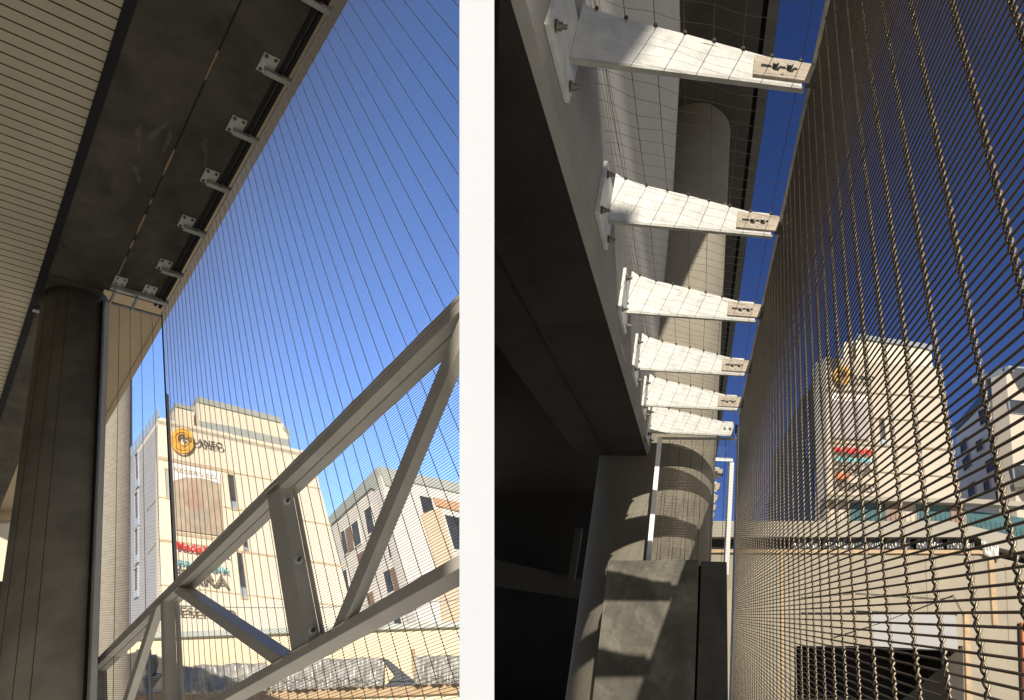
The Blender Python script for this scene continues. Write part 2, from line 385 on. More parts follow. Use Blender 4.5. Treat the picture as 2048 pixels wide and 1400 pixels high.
# ---- painted truss railing
TP = (ray(640, 880) * 2.5, uL, aL)
h_ = lambda q: hit(q, TP)
tr = thing('truss_railing', 'warm grey painted steel truss railing crossing in front of the wire screen', 'railing', h_((560, 1200)))
o = h_((921, 584)); e = h_((40, 1472)) - o
m = MB(); m.box(o, e, -uL * .018, bL * .102)
m.box(o - uL * .022, e, -uL * .040, bL * .046)
m.box(o - uL * .022 + bL * .052, e, -uL * .040, bL * .050)
m.build('top_chord', M['paint'], tr, bevel=.003)
o = h_((921, 1106)); e = h_((300, 1468)) - o
m = MB(); m.box(o, e, -uL * .040, bL * .096); m.build('bottom_chord', M['paint'], tr, bevel=.003)
def post(q, web, rear, bolts=()):
    m = MB(); Q = [h_(p) for p in q]
    nT = unit(np.cross(Q[1] - Q[0], Q[3] - Q[0]))
    m.prism(Q, bL * .008)
    dn = Q[2] - Q[1]; m.prism([Q[1] + bL * .008, Q[2] + bL * .008, Q[2] + bL * web, Q[1] + bL * web], aL * .008)
    m.prism([Q[1] + bL * web, Q[2] + bL * web, Q[2] + bL * web - aL * rear, Q[1] + bL * web - aL * rear], bL * .008)
    p = m.build('post', M['paint'], tr, bevel=.0015)
    wp = (Q[1] + bL * .02, uL, bL)
    for bq in bolts:
        c = hit(bq, (Q[1], dn, bL)); nn = -unit(np.cross(dn, bL)); nn = nn if nn[2] < 0 else -nn
        m = MB(); m.cyl(c, c + nn * .003, .017, n=24); w = m.build('washer', M['washer'], p)
        m = MB(); m.cyl(c + nn * .003, c + nn * .016, .0085, n=6); m.cyl(c + nn * .016, c + nn * .024, .005, n=10); m.build('bolt', M['bolt'], p)
    return p
post([(532.5, 984), (557, 962), (615, 1288), (583, 1305)], .058, .03, [(574, 1003), (597, 1121), (625, 1262)])
post([(320.5, 1196), (326, 1190), (333, 1440), (326, 1440)], .066, .045)
post([(176, 1335), (181.5, 1330), (182, 1440), (176.5, 1440)], .10, .04)
def diag(q, dep):
    m = MB(); m.prism([h_(p) for p in q], bL * dep); m.build('diagonal', M['paint'], tr, bevel=.002)
diag([(346, 1184), (358, 1173), (567, 1316), (545, 1329)], .085)
diag([(927, 614), (952, 614), (690, 1243), (662, 1262)], .040)
diag([(303, 1222), (315, 1209), (241, 1440), (232, 1440)], .045)

m = MB()
def bead(q0, q1, off=.0):
    a, b = h_(q0) - bL * off, h_(q1) - bL * off; n = 22
    P = [a + (b - a) * t / n + uL * .0012 * math.sin(t * 2.4) for t in range(n + 1)]; m = MB(); m.tube(P, .0034, 6); m.build('weld_bead', M['paint'], tr, smooth=True)
for q0, q1 in (((532, 985), (557, 963)), ((583, 1304), (615, 1287)), ((663, 1260), (690, 1242)), ((346, 1184), (357, 1175)), ((545, 1328), (566, 1316)), ((303, 1221), (315, 1210))):
    bead(q0, q1, .002)
# ------------------------------------------------------------------ text helper
def text_geo(s, bold=0.0):
    cu = bpy.data.curves.new('t', 'FONT'); cu.body = s; cu.size = 1; cu.extrude = .02; cu.offset = bold; cu.resolution_u = 3
    ob = bpy.data.objects.new('t', cu); COL.objects.link(ob)
    dg = bpy.context.evaluated_depsgraph_get(); me = bpy.data.meshes.new_from_object(ob.evaluated_get(dg))
    V = np.array([v.co[:] for v in me.vertices]); Fs = [list(p.vertices) for p in me.polygons]
    bpy.data.objects.remove(ob); bpy.data.curves.remove(cu); bpy.data.meshes.remove(me)
    V[:, 0] -= V[:, 0].min(); w = V[:, 0].max(); h = V[:, 1].max()
    V[:, 0] /= w; V[:, 1] /= h; return V, Fs
def text_on(m, s, pl, q0, q1, qtop, proud, nrm, bold=0.0, thick=.12):
    """letters between two baseline points q0..q1 on plane pl; qtop lies above q0 at cap height"""
    V, Fs = text_geo(s, bold); o = hit(q0, pl); X = hit(q1, pl) - o; Y = hit(qtop, pl) - o
    m.add(o + np.outer(V[:, 0], X) + np.outer(V[:, 1], Y) + np.outer(V[:, 2] / .04 * thick + proud + thick / 2, nrm), Fs)
def onpl(m, q, pl, nrm, p0, p1): m.prism([hit(x, pl) + nrm * p0 for x in q], nrm * (p1 - p0))
def line(m, q0, q1, w, pl, nrm, p=.03, up=None):
    a, b = hit(q0, pl), hit(q1, pl); u = pl[1]; m.prism([a - u * w / 2, b - u * w / 2, b + u * w / 2, a + u * w / 2], nrm * p)

# ================================================================== BUILDINGS seen through the left screen
fL = vdir(3100, 1450)
C0 = ray(316, 834) * 45
TPl = (C0, uL, fL); nF = unit(np.cross(uL, fL)); nF = nF if nF[2] < 0 else -nF
SPl = (C0, uL, aL); nS = unit(np.cross(uL, aL)); nS = nS if nS[2] < 0 else -nS
tw = thing('shopping_tower', 'cream stone clad shopping centre tower with shop signs behind the pale screen', 'building', C0)
front = [hit(q, TPl) for q in ((316, 834), (622, 905), (652, 1020), (690, 1164), (722, 1300), (735, 1420), (323, 1420))]
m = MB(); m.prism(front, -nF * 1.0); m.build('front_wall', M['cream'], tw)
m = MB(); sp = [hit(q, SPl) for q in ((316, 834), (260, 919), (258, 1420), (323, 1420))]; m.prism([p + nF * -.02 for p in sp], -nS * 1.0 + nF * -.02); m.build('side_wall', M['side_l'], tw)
m = MB(); m.prism([hit((316, 834), TPl) - uL * .3, hit((622, 905), TPl) - uL * .3, hit((622, 905), TPl) - uL * .3 + aL * 5.5, hit((316, 834), TPl) - uL * .3 + aL * 5.5], -uL * .4); m.build('roof_slab', M['cream'], tw)
m = MB()
for q0, q1, w in (((316, 916), (467, 945), .30), ((467, 946), (641, 978), .10), ((447, 1014), (474, 1019), .10), ((474, 1019), (662, 1051), .10), ((318, 1080), (687, 1133), .16), ((319, 1170), (705, 1215), .08), ((316, 994), (332, 997), .08), ((350, 1067), (447, 1080), .25)):
    line(m, q0, q1, w, TPl, nF, .05)
m.build('cladding_joint', M['joint'], tw)  # joints; the wide upper strip also paints in a ledge's shadow
m = MB()
for q0, q1 in (((294, 1021), (315.5, 995)), ((296, 1107), (317, 1080))): line(m, q0, q1, .09, SPl, nS, .04)
m.build('cladding_joint', M['joint'], tw)
def window(root, q, pl, nrm, gl, sill=None, fr=None, w=.12):
    m = MB(); P = [hit(x, pl) for x in q]; c = sum(P) / len(P)
    big = [c + (p - c) * (1 + w) for p in P]
    n_ = len(P)
    for i in range(n_):
        j = (i + 1) % n_; m.prism([P[i], P[j], big[j], big[i]], nrm * .09)
    f = m.build('window', fr or M['joint'], root)
    m = MB(); m.prism(P, nrm * .03); m.build('pane', gl, f)
    if sill is not None:
        m = MB(); a = [P[3] + (P[0] - P[3]) * .2, P[2] + (P[1] - P[2]) * .2, P[2], P[3]]; m.prism([x + nrm * .03 for x in a], nrm * .04); m.build('sill_panel', sill, f)
    return f
for q in ([(454.5, 950), (466.5, 952), (473.5, 1018), (462, 1016)], [(485, 1075), (493, 1077), (496.5, 1101), (488.5, 1100)], [(473, 1106), (483, 1108), (494.5, 1195), (482, 1193)]):
    window(tw, q, TPl, nF, M['glass'], M['pane_blue'])
window(tw, [(329, 940), (336, 941), (340, 996), (333, 995)], TPl, nF, M['attic'])
for q in ([(271.5, 912), (277, 904), (279, 968), (273.5, 974)], [(271, 990), (277, 982), (278.5, 1046), (272.5, 1054)], [(271.5, 1062), (277.5, 1055), (278, 1120), (272, 1127)], [(270.5, 1140), (277.5, 1134), (277.5, 1190), (270.5, 1194)]):
    window(tw, q, SPl, nS, M['glass'], M['pane_blue'], M['side_l'])
# roof storey
RB = (C0 + aL * 2.2, uL, fL)
m = MB(); m.prism([hit(q, RB) for q in ((395, 797), (560, 838), (578, 866), (582, 930), (400, 890))], aL * 7)
m.prism([hit(q, RB) for q in ((351, 810), (387, 818), (390, 890), (350, 880))], aL * 6)
pent = m.build('roof_storey', M['cream'], tw)
m = MB(); m.prism([hit(q, RB) + nF * .15 for q in ((394, 795), (560, 836.5), (561, 847), (396, 806))], aL * 7 - nF * .1)
m.prism([hit(q, RB) + nF * .15 for q in ((350, 808), (386, 816), (386, 823), (351, 815))], aL * 6 - nF * .1)
m.prism([hit(q, RB) + nF * .15 for q in ((566, 852), (578, 862), (580, 872), (567, 862))], aL * 3 - nF * .1); m.build('parapet', M['attic'], pent)
m = MB(); m.prism([hit(q, (C0 + aL * .8, uL, fL)) for q in ((398, 841), (460, 852), (577, 879), (581, 893), (462, 869), (400, 854))], aL * .05); m.build('glass_railing', M['attic'], tw)
m = MB()
g0, g1 = hit((318, 822), SPl), hit((262, 898), SPl)
m.prism([hit(q, SPl) for q in ((317, 834), (317, 815), (262, 893), (262, 915))], nS * -.05); m.build('glass_railing', M['pane_blue'], tw)
m = MB()
for i in range(9):
    t = i / 8; a = hit((317 - 55 * t, 834 + 81 * t), SPl); m.cyl(a, a + uL * 1.0, .035, n=6)
m.build('railing_post', M['attic'], tw)

def ring_sign(cx, cy, rx, ry, pl, nrm, tq, label, letter, cap=.12, ringmat=None):
    base = hit((cx, cy), pl); t = thing('ring_sign', label, 'sign', base)
    ex = hit((cx + rx, cy + rx * .2), pl) - base; ey = hit((cx, cy - ry), pl) - base
    m = MB()
    for rr, ph, w, ax in ((1.0, 0, .13, 1.0), (.88, .6, .10, .93), (.74, 1.2, .10, 1.0), (.60, .3, .08, .9), (.50, 2, .06, 1.0)):
        n = 40; an = np.arange(n) * 2 * math.pi / n
        for i in range(n):
            j = (i + 1) % n; Q = []
            for a, r in ((an[i], rr), (an[j], rr), (an[j], rr - w), (an[i], rr - w)):
                wob = 1 + .05 * math.sin(2 * a + ph)
                Q.append(base + ex * r * wob * math.cos(a) + ey * r * ax * wob * math.sin(a) + nrm * (.25 + .05 * ph))
            m.prism(Q, nrm * .12)
    m.build('ring', ringmat or M['orange'], t)
    m = MB(); text_on(m, 'MILANEO', pl, *tq, .35, nrm, 0.0); m.build('lettering', letter, t)
    return t
ring_sign(363, 886, 23, 25, TPl, nF, ((363, 889), (443, 904), (362.5, 878)), 'orange ring logo sign with MILANEO lettering on the sunlit cream tower', M['letter'])
def banner(q, band, tq, pl, nrm, label, pm):
    base = hit(q[0], pl); t = thing('banner', label, 'banner', base)
    m = MB(); onpl(m, q, pl, nrm, .06, .12); m.build('printed_cloth', pm, t)
    m = MB(); onpl(m, band, pl, nrm, .125, .15); m.build('header_band', M['banner_w'], t)
    m = MB(); text_on(m, 'RESERVED', pl, *tq, .155, nrm, 0.0, .04); m.build('lettering', M['joint'], t)
    return t
bn = banner([(342, 927), (438.5, 947), (446.5, 1074), (351, 1061)], [(342, 927), (438.5, 947), (440, 970), (410, 960), (370, 957), (344, 965)],
       ((346, 945), (431, 962), (345.5, 937)), TPl, nF, 'large faded RESERVED banner hanging on the sunlit cream tower', M['banner_b'])
# the generic printed figure: soft patches of colour
m = MB()
for q in ([(372, 985), (381, 962), (392, 963), (398, 985), (408, 1010), (400, 1022), (378, 1020), (368, 1012)],): onpl(m, q, TPl, nF, .125, .13)
M['print_red'] = mat('faded_red_print', (.46, .31, .235), .8, scale=.9, amt=.25, stain=(.46, .37, .27), sscale=.8, samt=.9)
m.build('printed_figure', M['print_red'], bn)
m = MB(); onpl(m, [(378, 1021), (400, 1023), (418, 1035), (412, 1056), (384, 1058), (368, 1042)], TPl, nF, .125, .13)
M['print_grey'] = mat('faded_grey_print', (.38, .32, .25), .8, scale=.9, amt=.25, stain=(.46, .37, .27), sscale=.8, samt=.9); m.build('printed_figure', M['print_grey'], bn)
def letters(name, s, tq, pl, nrm, mt, label, bold=.0, extra=None):
    m = MB(); text_on(m, s, pl, *tq, .25, nrm, bold); o = m.build(name, mt); return tag(o, label, 'sign')
letters('shop_sign', 'MediaMarkt', ((352, 1102), (456, 1119), (351, 1088)), TPl, nF, M['red'], 'red Media Markt letters on the sunlit cream tower', .012)
letters('shop_sign', 'PRIMARK', ((354, 1136), (457, 1152), (353.5, 1125)), TPl, nF, M['tealtxt'], 'small teal PRIMARK letters under the red sign on the sunlit tower')
letters('shop_sign', 'ZARA', ((346, 1163), (456, 1180), (345, 1141)), TPl, nF, M['letter_l'], 'large dark ZARA letters on the sunlit cream tower', .01)
letters('shop_sign', 'RESERVED', ((340, 1233), (470, 1240), (339.5, 1218)), TPl, nF, M['letter_l'], 'dark RESERVED letters lowest on the sunlit cream tower')

# residential block, left scene
C1 = ray(757, 936) * 52
HF = (C1, uL, fL); HS = (C1, uL, aL)
hb = thing('apartment_block', 'white and beige apartment block standing behind the truss diagonal', 'building', C1)
m = MB(); m.prism([hit(q, HF) for q in ((757, 950), (940, 988), (1010, 1420), (880, 1420))], -nF * 1.2); m.build('front_wall', M['house_w'], hb)
m = MB(); m.prism([hit(q, HS) - nF * .03 for q in ((757, 950), (655, 1052), (690, 1420), (880, 1420))], -nS * 1.2 - nF * .03); m.build('side_wall', M['house_w'], hb)
m = MB(); m.prism([hit(q, HF) + nF * .2 for q in ((757, 935), (940, 973), (945, 994), (800, 962), (797, 980), (770, 972))], -nF * 2.4); m.build('attic', M['attic'], hb)
m = MB(); m.prism([hit(q, HS) + nS * .2 for q in ((757, 935), (655, 1040), (658, 1056), (745, 975), (772, 985))], -nS * 2 - nF * .3); m.build('attic', M['attic'], hb)
m = MB(); onpl(m, [(841, 1031), (878, 1018), (903, 1108), (940, 1300), (890, 1300), (868, 1120)], HF, nF, .02, .25); m.build('beige_panel', M['beige'], hb)
m = MB(); onpl(m, [(865, 997), (940, 1012), (944, 1032), (871, 1013)], HF, nF, .02, .2); m.build('brick_panel', M['brick'], hb)
for q in ([(838, 992), (862, 997), (867, 1022), (846, 1028)], [(884, 1003), (904, 1008), (908, 1022), (889, 1018)], [(888, 1030), (935, 1040), (950, 1098), (908, 1100)]):
    window(hb, q, HF, nF, M['glass'], None, M['house_w'])
for q in ([(729, 1024), (742, 1011), (751, 1060), (737, 1070)], [(703, 1050), (716, 1040), (724, 1085), (711, 1095)], [(775, 1088), (788, 1074), (795, 1110), (780, 1116)], [(767, 1145), (780, 1138), (790, 1180), (776, 1188)], [(682, 1066), (690, 1060), (698, 1104), (689, 1110)], [(786, 1230), (800, 1222), (808, 1262), (793, 1270)], [(684, 1145), (694, 1138), (700, 1178), (690, 1184)]):
    window(hb, q, HS, nS, M['glass'], None, M['house_w'])
for q in ([(692, 1060), (703, 1051), (710, 1096), (699, 1104)], [(781, 1140), (793, 1132), (806, 1175), (793, 1183)], [(716, 1110), (728, 1101), (736, 1140), (724, 1148)], [(735, 1190), (746, 1182), (754, 1224), (743, 1232)]):
    m = MB(); onpl(m, q, HS, nS, .02, .12); m.build('shutter', M['brown'], hb)

# cream street wall with plastic sheets, left scene
gL = unit(A_(1, .03, .06)); WL = (ray(640, 1300) * 24, uL, gL); nW = unit(np.cross(uL, gL)); nW = nW if nW[2] < 0 else -nW
st = thing('retaining_wall', 'long cream retaining wall at the foot of the sunlit tower', 'wall', ray(640, 1300) * 24)
m = MB(); m.prism([hit(q, WL) for q in ((255, 1276), (360, 1268), (925, 1252), (925, 1480), (255, 1480))], -nW * .8); m.build('wall_face', M['ledge'], st)
m = MB(); m.prism([hit(q, WL) for q in ((255, 1270), (925, 1246), (925, 1256), (255, 1281))], nW * .25); m.build('coping', M['attic'], st)
m = MB(); line(m, (255, 1402), (925, 1378), .38, WL, nW, .2); m.build('timber_beam', M['timber'], st)
def sheet(q, pl, nrm, mt, label, folds, grp=None, amp=.26):
    """hanging plastic sheet with vertical folds"""
    n = folds * 6; V = []; Fs = []; tl, tr_, br_, bl_ = [hit(x, pl) for x in q]
    ph = random.random() * 6
    rows = 7
    for j in range(rows + 1):
        v = j / rows
        for i in range(n + 1):
            t = i / n
            p = (tl * (1 - t) + tr_ * t) * (1 - v) + (bl_ * (1 - t) + br_ * t) * v
            dsp = amp * (.5 + .5 * math.sin(2 * math.pi * folds * t + ph + 1.1 * math.sin(5 * t + 2 * v))) * (.4 + .6 * v) + amp * .5 * math.sin(17 * t + 3 * v + ph)
            V.append(p + nrm * (.08 + amp * .6 + dsp))
    for j in range(rows):
        for i in range(n): a = j * (n + 1) + i; Fs.append([a, a + 1, a + n + 2, a + n + 1])
    m = MB(); m.add(V, Fs); o = m.build('plastic_sheet', mt, smooth=True)
    sd = o.modifiers.new('thickness', 'SOLIDIFY'); sd.thickness = .01
    return tag(o, label, 'plastic sheet', grp)
sheet([(363, 1336), (540, 1328), (540, 1386), (363, 1394)], WL, nW, M['sheet'], 'silver plastic sheet pinned to the cream wall beside the truss post', 9, 'sheets on the cream wall')
sheet([(548, 1324), (770, 1318), (770, 1376), (548, 1386)], WL, nW, M['sheet'], 'wide silver plastic sheet pinned to the cream wall below the bottom chord', 14, 'sheets on the cream wall')
sheet([(825, 1316), (925, 1313), (925, 1372), (825, 1374)], WL, nW, M['sheet'], 'silver plastic sheet on the cream wall next to the white divider', 7, 'sheets on the cream wall')
m = MB(); m.prism([hit(q, WL) + nW * .1 for q in ((765, 1318), (778, 1322), (840, 1372), (770, 1376), (792, 1352))], nW * .15)
tag(m.build('torn_sheet', M['attic_dk']), 'torn dark flap of sheet on the cream wall', 'plastic sheet')
m = MB(); m.prism([hit(q, WL) + nW * .1 for q in ((822, 1300), (830, 1300), (838, 1378), (829, 1378))], nW * .12)
tag(m.build('timber_stake', M['timber']), 'upright timber stake on the cream wall between two sheets', 'timber stake')
m = MB(); pts = [ray(360 + 600 * t, 1212 - 16 * t + 10 * math.sin(math.pi * t)) * 20 for t in np.linspace(0, .94, 14)]; m.tube(pts, .02, 5)
tag(m.build('overhead_wire', M['cable']), 'thin overhead wire sagging in front of the sunlit tower', 'wire')
# dark street lantern on a lattice pole seen below the top chord
lb = ray(300, 1360) * 18
lt = thing('signal_post', 'dark signal post with slatted heads beside the truss', 'signal post', lb)
m = MB(); m.cyl(ray(303, 1470) * 18, ray(299, 1300) * 18, .05, n=8); m.build('pole', M['attic_dk'], lt)
m = MB()
for i in range(9):
    y = 1318 + i * 4.2; m.prism([ray(x, yy) * 18 for x, yy in ((291 + abs(i - 4) * 1.2, y), (308 - abs(i - 4) * .8, y - 1.5), (308 - abs(i - 4) * .8, y + .8), (291 + abs(i - 4) * 1.2, y + 2.3))], A_(0, 0, .25))
m.build('signal_head', M['glass'], lt)
m = MB()
for i in range(8):
    y = 1356 + i * 4.2; m.prism([ray(x, yy) * 18 for x, yy in ((284 + i * .5, y), (318 - i * 3, y - 2), (318 - i * 3, y + .3), (284 + i * .5, y + 2.3))], A_(0, 0, .25))
m.build('signal_head', M['glass'], lt)
# pale wall and pier behind the column, low left
m = MB(); m.prism([ray(x, y) * 17 for x, y in ((-60, 1050), (40, 1046), (40, 1500), (-60, 1500))], A_(0, 0, .4))
tag(m.build('pale_wall', M['cream']), 'small strip of pale wall showing behind the thick dark column', 'wall')
m = MB(); c = invL @ (ray(-16, 1300) * 12); m.cyl(LP(-3, c[1], c[2]), LP((invL @ (ray(-14, 1145) * 12))[0], c[1], c[2]), .35, n=48)
o = m.build('stub_pier', M['pale_pier']); o.data.polygons.foreach_set('use_smooth', [len(p.vertices) == 4 for p in o.data.polygons])
tag(o, 'short rounded concrete pier low behind the thick dark column', 'pier')

# ================================================================== BRIDGE WITH THE LONG BRACKETS (right of the divider)
BF, UB, UT = -.577, 1.516, 2.178          # beam face, soffit level, top of beam
bm = thing('bridge_beam', 'dark concrete bridge beam whose pale side carries the long brackets', 'bridge', RP(UB, 3, -.95))
def Rpoly(ab, u): return clipR([RP(u, a, b) for a, b in ab])
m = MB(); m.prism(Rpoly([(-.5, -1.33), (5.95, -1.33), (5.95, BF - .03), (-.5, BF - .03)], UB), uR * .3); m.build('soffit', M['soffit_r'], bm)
m = MB(); m.prism(Rpoly([(-.5, -1.02), (5.96, -1.005), (5.96, -.99), (-.5, -1.005)], UB - .012), uR * .011); m.build('drip_groove', M['black'], bm)
m = MB()
pr = [(UB + .0, BF - .0305), (UB + .03, BF), (UT, BF), (UT, BF - .05), (UB + .31, BF - .05), (UB + .31, BF - .0305)]
m.prism([RP(u, 1.0, b) for u, b in pr], aR * 4.93); m.build('side_face', M['beam_r'], bm)
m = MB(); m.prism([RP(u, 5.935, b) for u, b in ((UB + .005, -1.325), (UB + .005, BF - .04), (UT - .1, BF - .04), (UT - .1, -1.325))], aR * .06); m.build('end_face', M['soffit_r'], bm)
# tall wall above the beam
W = (RP(2, 2, -.62), uR, aR)
wl = [RP(UT - .05, 1.3, -.62), RP(UT - .05, 6.3, -.62), hit((1312, 840), W), hit((1321, 655), W), hit((1343, 446), W), hit((1364, 60), W), RP(6.78, 4.6, -.62), RP(6.78, 1.3, -.62)]
m = MB(); m.prism(clipR(wl), -bR * .12); tag(m.build('pier_wall', M['web_r']), 'tall smooth grey concrete wall rising above the bracket beam', 'wall')
# upper deck
U2 = 6.79
ud = thing('upper_deck', 'dark high bridge deck overhang against deep blue sky above the brackets', 'bridge deck', RP(U2, 6, -.5))
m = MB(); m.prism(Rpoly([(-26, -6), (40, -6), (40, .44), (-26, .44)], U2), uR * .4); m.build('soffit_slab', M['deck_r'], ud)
m = MB(); m.prism(Rpoly([(-7.25, .445), (40, .445), (40, .51), (-7.25, .51)], U2 + .15), uR * .25); m.build('drip_recess', M['black'], ud)
m = MB(); m.prism(Rpoly([(-7.25, .51), (40, .51), (40, .65), (-7.25, .65)], U2 + .02), uR * .6); m.build('fascia', M['block_dk'], ud)
m = MB(); m.prism(clip([RP(U2, a, b) for a, b in ((-26, .445), (-7.5, .445), (-7.5, 1.27), (-26, 1.27))], A_(1, 0, 0), .10), uR * .4); m.build('shade_slab', M['deck_r'], ud)  # unseen wider deck piece added to shade the nearest bracket
# big column
cR = RP(0, 6.60, -.560)
m = MB(); m.cyl(cR - uR * 3, cR + uR * (U2 + .01), .622, n=128)
o = m.build('round_column', M['column_r']); o.data.polygons.foreach_set('use_smooth', [len(p.vertices) == 4 for p in o.data.polygons])
tag(o, 'massive round column striped by bracket shadows behind the stained block', 'column')
# dark space under the bridge
hp = [RP(2.15, a, b) for a, b in ((-2, -1.34), (30, -1.34), (30, -9), (-2, -9))]
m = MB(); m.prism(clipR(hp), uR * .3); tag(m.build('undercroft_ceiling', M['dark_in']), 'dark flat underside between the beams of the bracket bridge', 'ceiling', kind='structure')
HB = (ray(1070, 1150) * 8.6, uR, bR)
m = MB(); m.prism(clipR([hit(q, HB) for q in ((960, 1112), (1172, 1160), (1172, 1200), (960, 1168))]), aR * .5); tag(m.build('cross_beam', M['crossbeam']), 'grey cross beam in the darkness under the bracket bridge', 'beam')
HW = (ray(1070, 1250) * 9.6, uR, bR)
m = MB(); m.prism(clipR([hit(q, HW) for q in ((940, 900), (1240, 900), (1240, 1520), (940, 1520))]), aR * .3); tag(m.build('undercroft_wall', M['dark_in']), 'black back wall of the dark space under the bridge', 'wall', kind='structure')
m = MB(); m.box(hit((1158, 1062), HB) - aR * .3, bR * .1, uR * .75 * -1, aR * .1); tag(m.build('wall_box', M['crossbeam']), 'narrow grey cable box on the dark column side', 'box')
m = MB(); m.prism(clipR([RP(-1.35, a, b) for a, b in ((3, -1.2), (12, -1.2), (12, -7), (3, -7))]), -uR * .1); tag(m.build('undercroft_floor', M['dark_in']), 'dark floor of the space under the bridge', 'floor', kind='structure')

m = MB(); m.prism(clipR([RP(-3.2, a, b) for a, b in ((2.2, 7), (40, 7), (40, .3), (2.2, .3))]), -uR * .2); m.prism(clipR([RP(-1.5, a, b) for a, b in ((-4, .3), (3, .3), (3, -10), (-4, -10))]), -uR * .2); tag(m.build('ground', mat('grey_asphalt', (.06, .06, .06), .9, bump=.2), ), kind='structure')  # unseen ground; raised near sheet added to block light from below
# stained block in front of the end screen
zb = ray(1216, 1121) * 4.77; cbk = invR @ zb; ub_, ab_, bb_ = cbk
BP = (zb, uR, bR)
blk = thing('concrete_block', 'stained square concrete block with crisp bracket shadows in front of the round column', 'concrete block', zb)
m = MB(); m.prism([hit(q, BP) for q in ((1216, 1121), (1398, 1120), (1386, 1470), (1176, 1470))], aR * .22); m.build('main_block', M['block'], blk, bevel=.012)
m = MB(); m.prism([hit(q, BP) + aR * .02 for q in ((1402, 1122), (1454, 1123), (1457, 1470), (1390, 1470))], aR * .2); m.build('side_slab', M['block_dk'], blk, bevel=.01)
m = MB(); m.prism([hit(q, BP) + aR * .1 for q in ((1396, 1130), (1404, 1130), (1396, 1470), (1384, 1470))], aR * .1); m.build('dark_gap', M['black'], blk)

# ---- long brackets
def long_bracket(slot, label, group='long brackets along the beam'):
    t = thing('screen_bracket', label, 'bracket', RP(1.9, 0, BF), group)
    m = MB(); m.box(RP(1.69, -.20, BF + .001), uR * .32, aR * .30, bR * .02); pl = m.build('base_plate', M['galv'], t, bevel=.002)
    for da in (-.165, .065):
        for u in (1.735, 1.955):
            m = MB(); m.cyl(RP(u, da, BF + .021), RP(u, da, BF + .027), .019, n=16); m.cyl(RP(u, da, BF + .027), RP(u, da, BF + .043), .013, n=6); m.cyl(RP(u, da, BF + .043), RP(u, da, BF + .058), .008, n=10)
            m.build('bolt', M['bolt'], pl)
    fin = [(1.81, BF + .022), (2.115, BF + .022), (2.085, -.51), (2.05, -.40), (2.0, -.15), (1.945, .08), (1.925, .16), (1.918, .293), (1.781, .293)]
    m = MB(); m.prism([RP(u, 0, b) for u, b in fin], aR * .010); fo = m.build('fin', M['galv'], t, bevel=.0015)
    m = MB(); m.prism([RP(1.797, 0.0, BF + .022), RP(1.768, 0.0, .30), RP(1.780, 0.0, .30), RP(1.809, 0.0, BF + .022)], aR * .022); m.build('bottom_flange', M['galv_dk'], t)
    if slot:
        m = MB(); m.prism([RP(u, -.012, b) for u, b in ((1.91, .112), (1.897, .33), (1.885, .345), (1.799, .32), (1.806, .105))], aR * .0118); cp = m.build('slotted_clip', M['clip'], t, bevel=.001)
        m = MB(); m.prism([RP(u, -.0145, b) for u, b in ((1.862, .135), (1.861, .275), (1.850, .275), (1.851, .135))], aR * .0024); m.build('slot', M['black'], cp)
        for b in (.19, .245):
            m = MB(); m.cyl(RP(1.856, -.0145, b), RP(1.856, -.022, b), .0155, n=16); m.cyl(RP(1.856, -.022, b), RP(1.856, -.034, b), .010, n=6); m.build('bolt', M['bolt'], cp)
        m = MB(); m.cyl(RP(1.82, -.0145, .215), RP(1.82, -.016, .215), .006, n=10); m.build('bolt', M['bolt'], cp)
    else:
        for b in (.2, .255):
            m = MB(); m.cyl(RP(1.85, -.001, b), RP(1.85, -.015, b), .0125, n=12); m.build('bolt', M['bolt'], fo)
    m = MB(); m.prism([RP(u, -.008, b) for u, b in ((1.89, .31), (1.885, .344), (1.80, .344), (1.80, .31))], aR * .03); m.build('end_block', M['block_dk'], t)
    return t
MRp = (ray(1630, 130) * 2.1, uR, aR)
tips = [invR @ hit(q, MRp) for q in ((1630, 130), (1562, 432), (1526, 608), (1503, 720), (1487, 793), (1478, 846))]
lab = ['nearest long galvanised bracket, half in shadow at its plate', 'second nearest long galvanised bracket, glaring in sun', 'third nearest long galvanised bracket from the picture top', 'fourth nearest long galvanised bracket from the picture top', 'fifth long bracket, just above the corner bracket of the screen']
ref = None
L0 = long_bracket(True, lab[0])
tip0 = RP(1.895, 0, .348)
tp = [RP(t[0] - .012, t[1], t[2]) for t in tips]
sh = tp[0] - tip0
L0.location = Vector(L0.location) + Vector((MW @ sh).tolist()); BASE[L0.name] = BASE[L0.name] + sh
for i in range(1, 5): copy_tree(L0, None, tp[i] - tp[0], lab[i])
L6 = long_bracket(False, 'last long bracket at the screen corner, without slotted clip')
sh = tp[5] - tip0; L6.location = Vector(L6.location) + Vector((MW @ sh).tolist())
for i in range(6):
    copy_tree(L0, None, tp[4] - tp[0] + RP(.0, 2.9 + .95 * i, -.06), 'far bracket of the next span, seen past the round column edge')

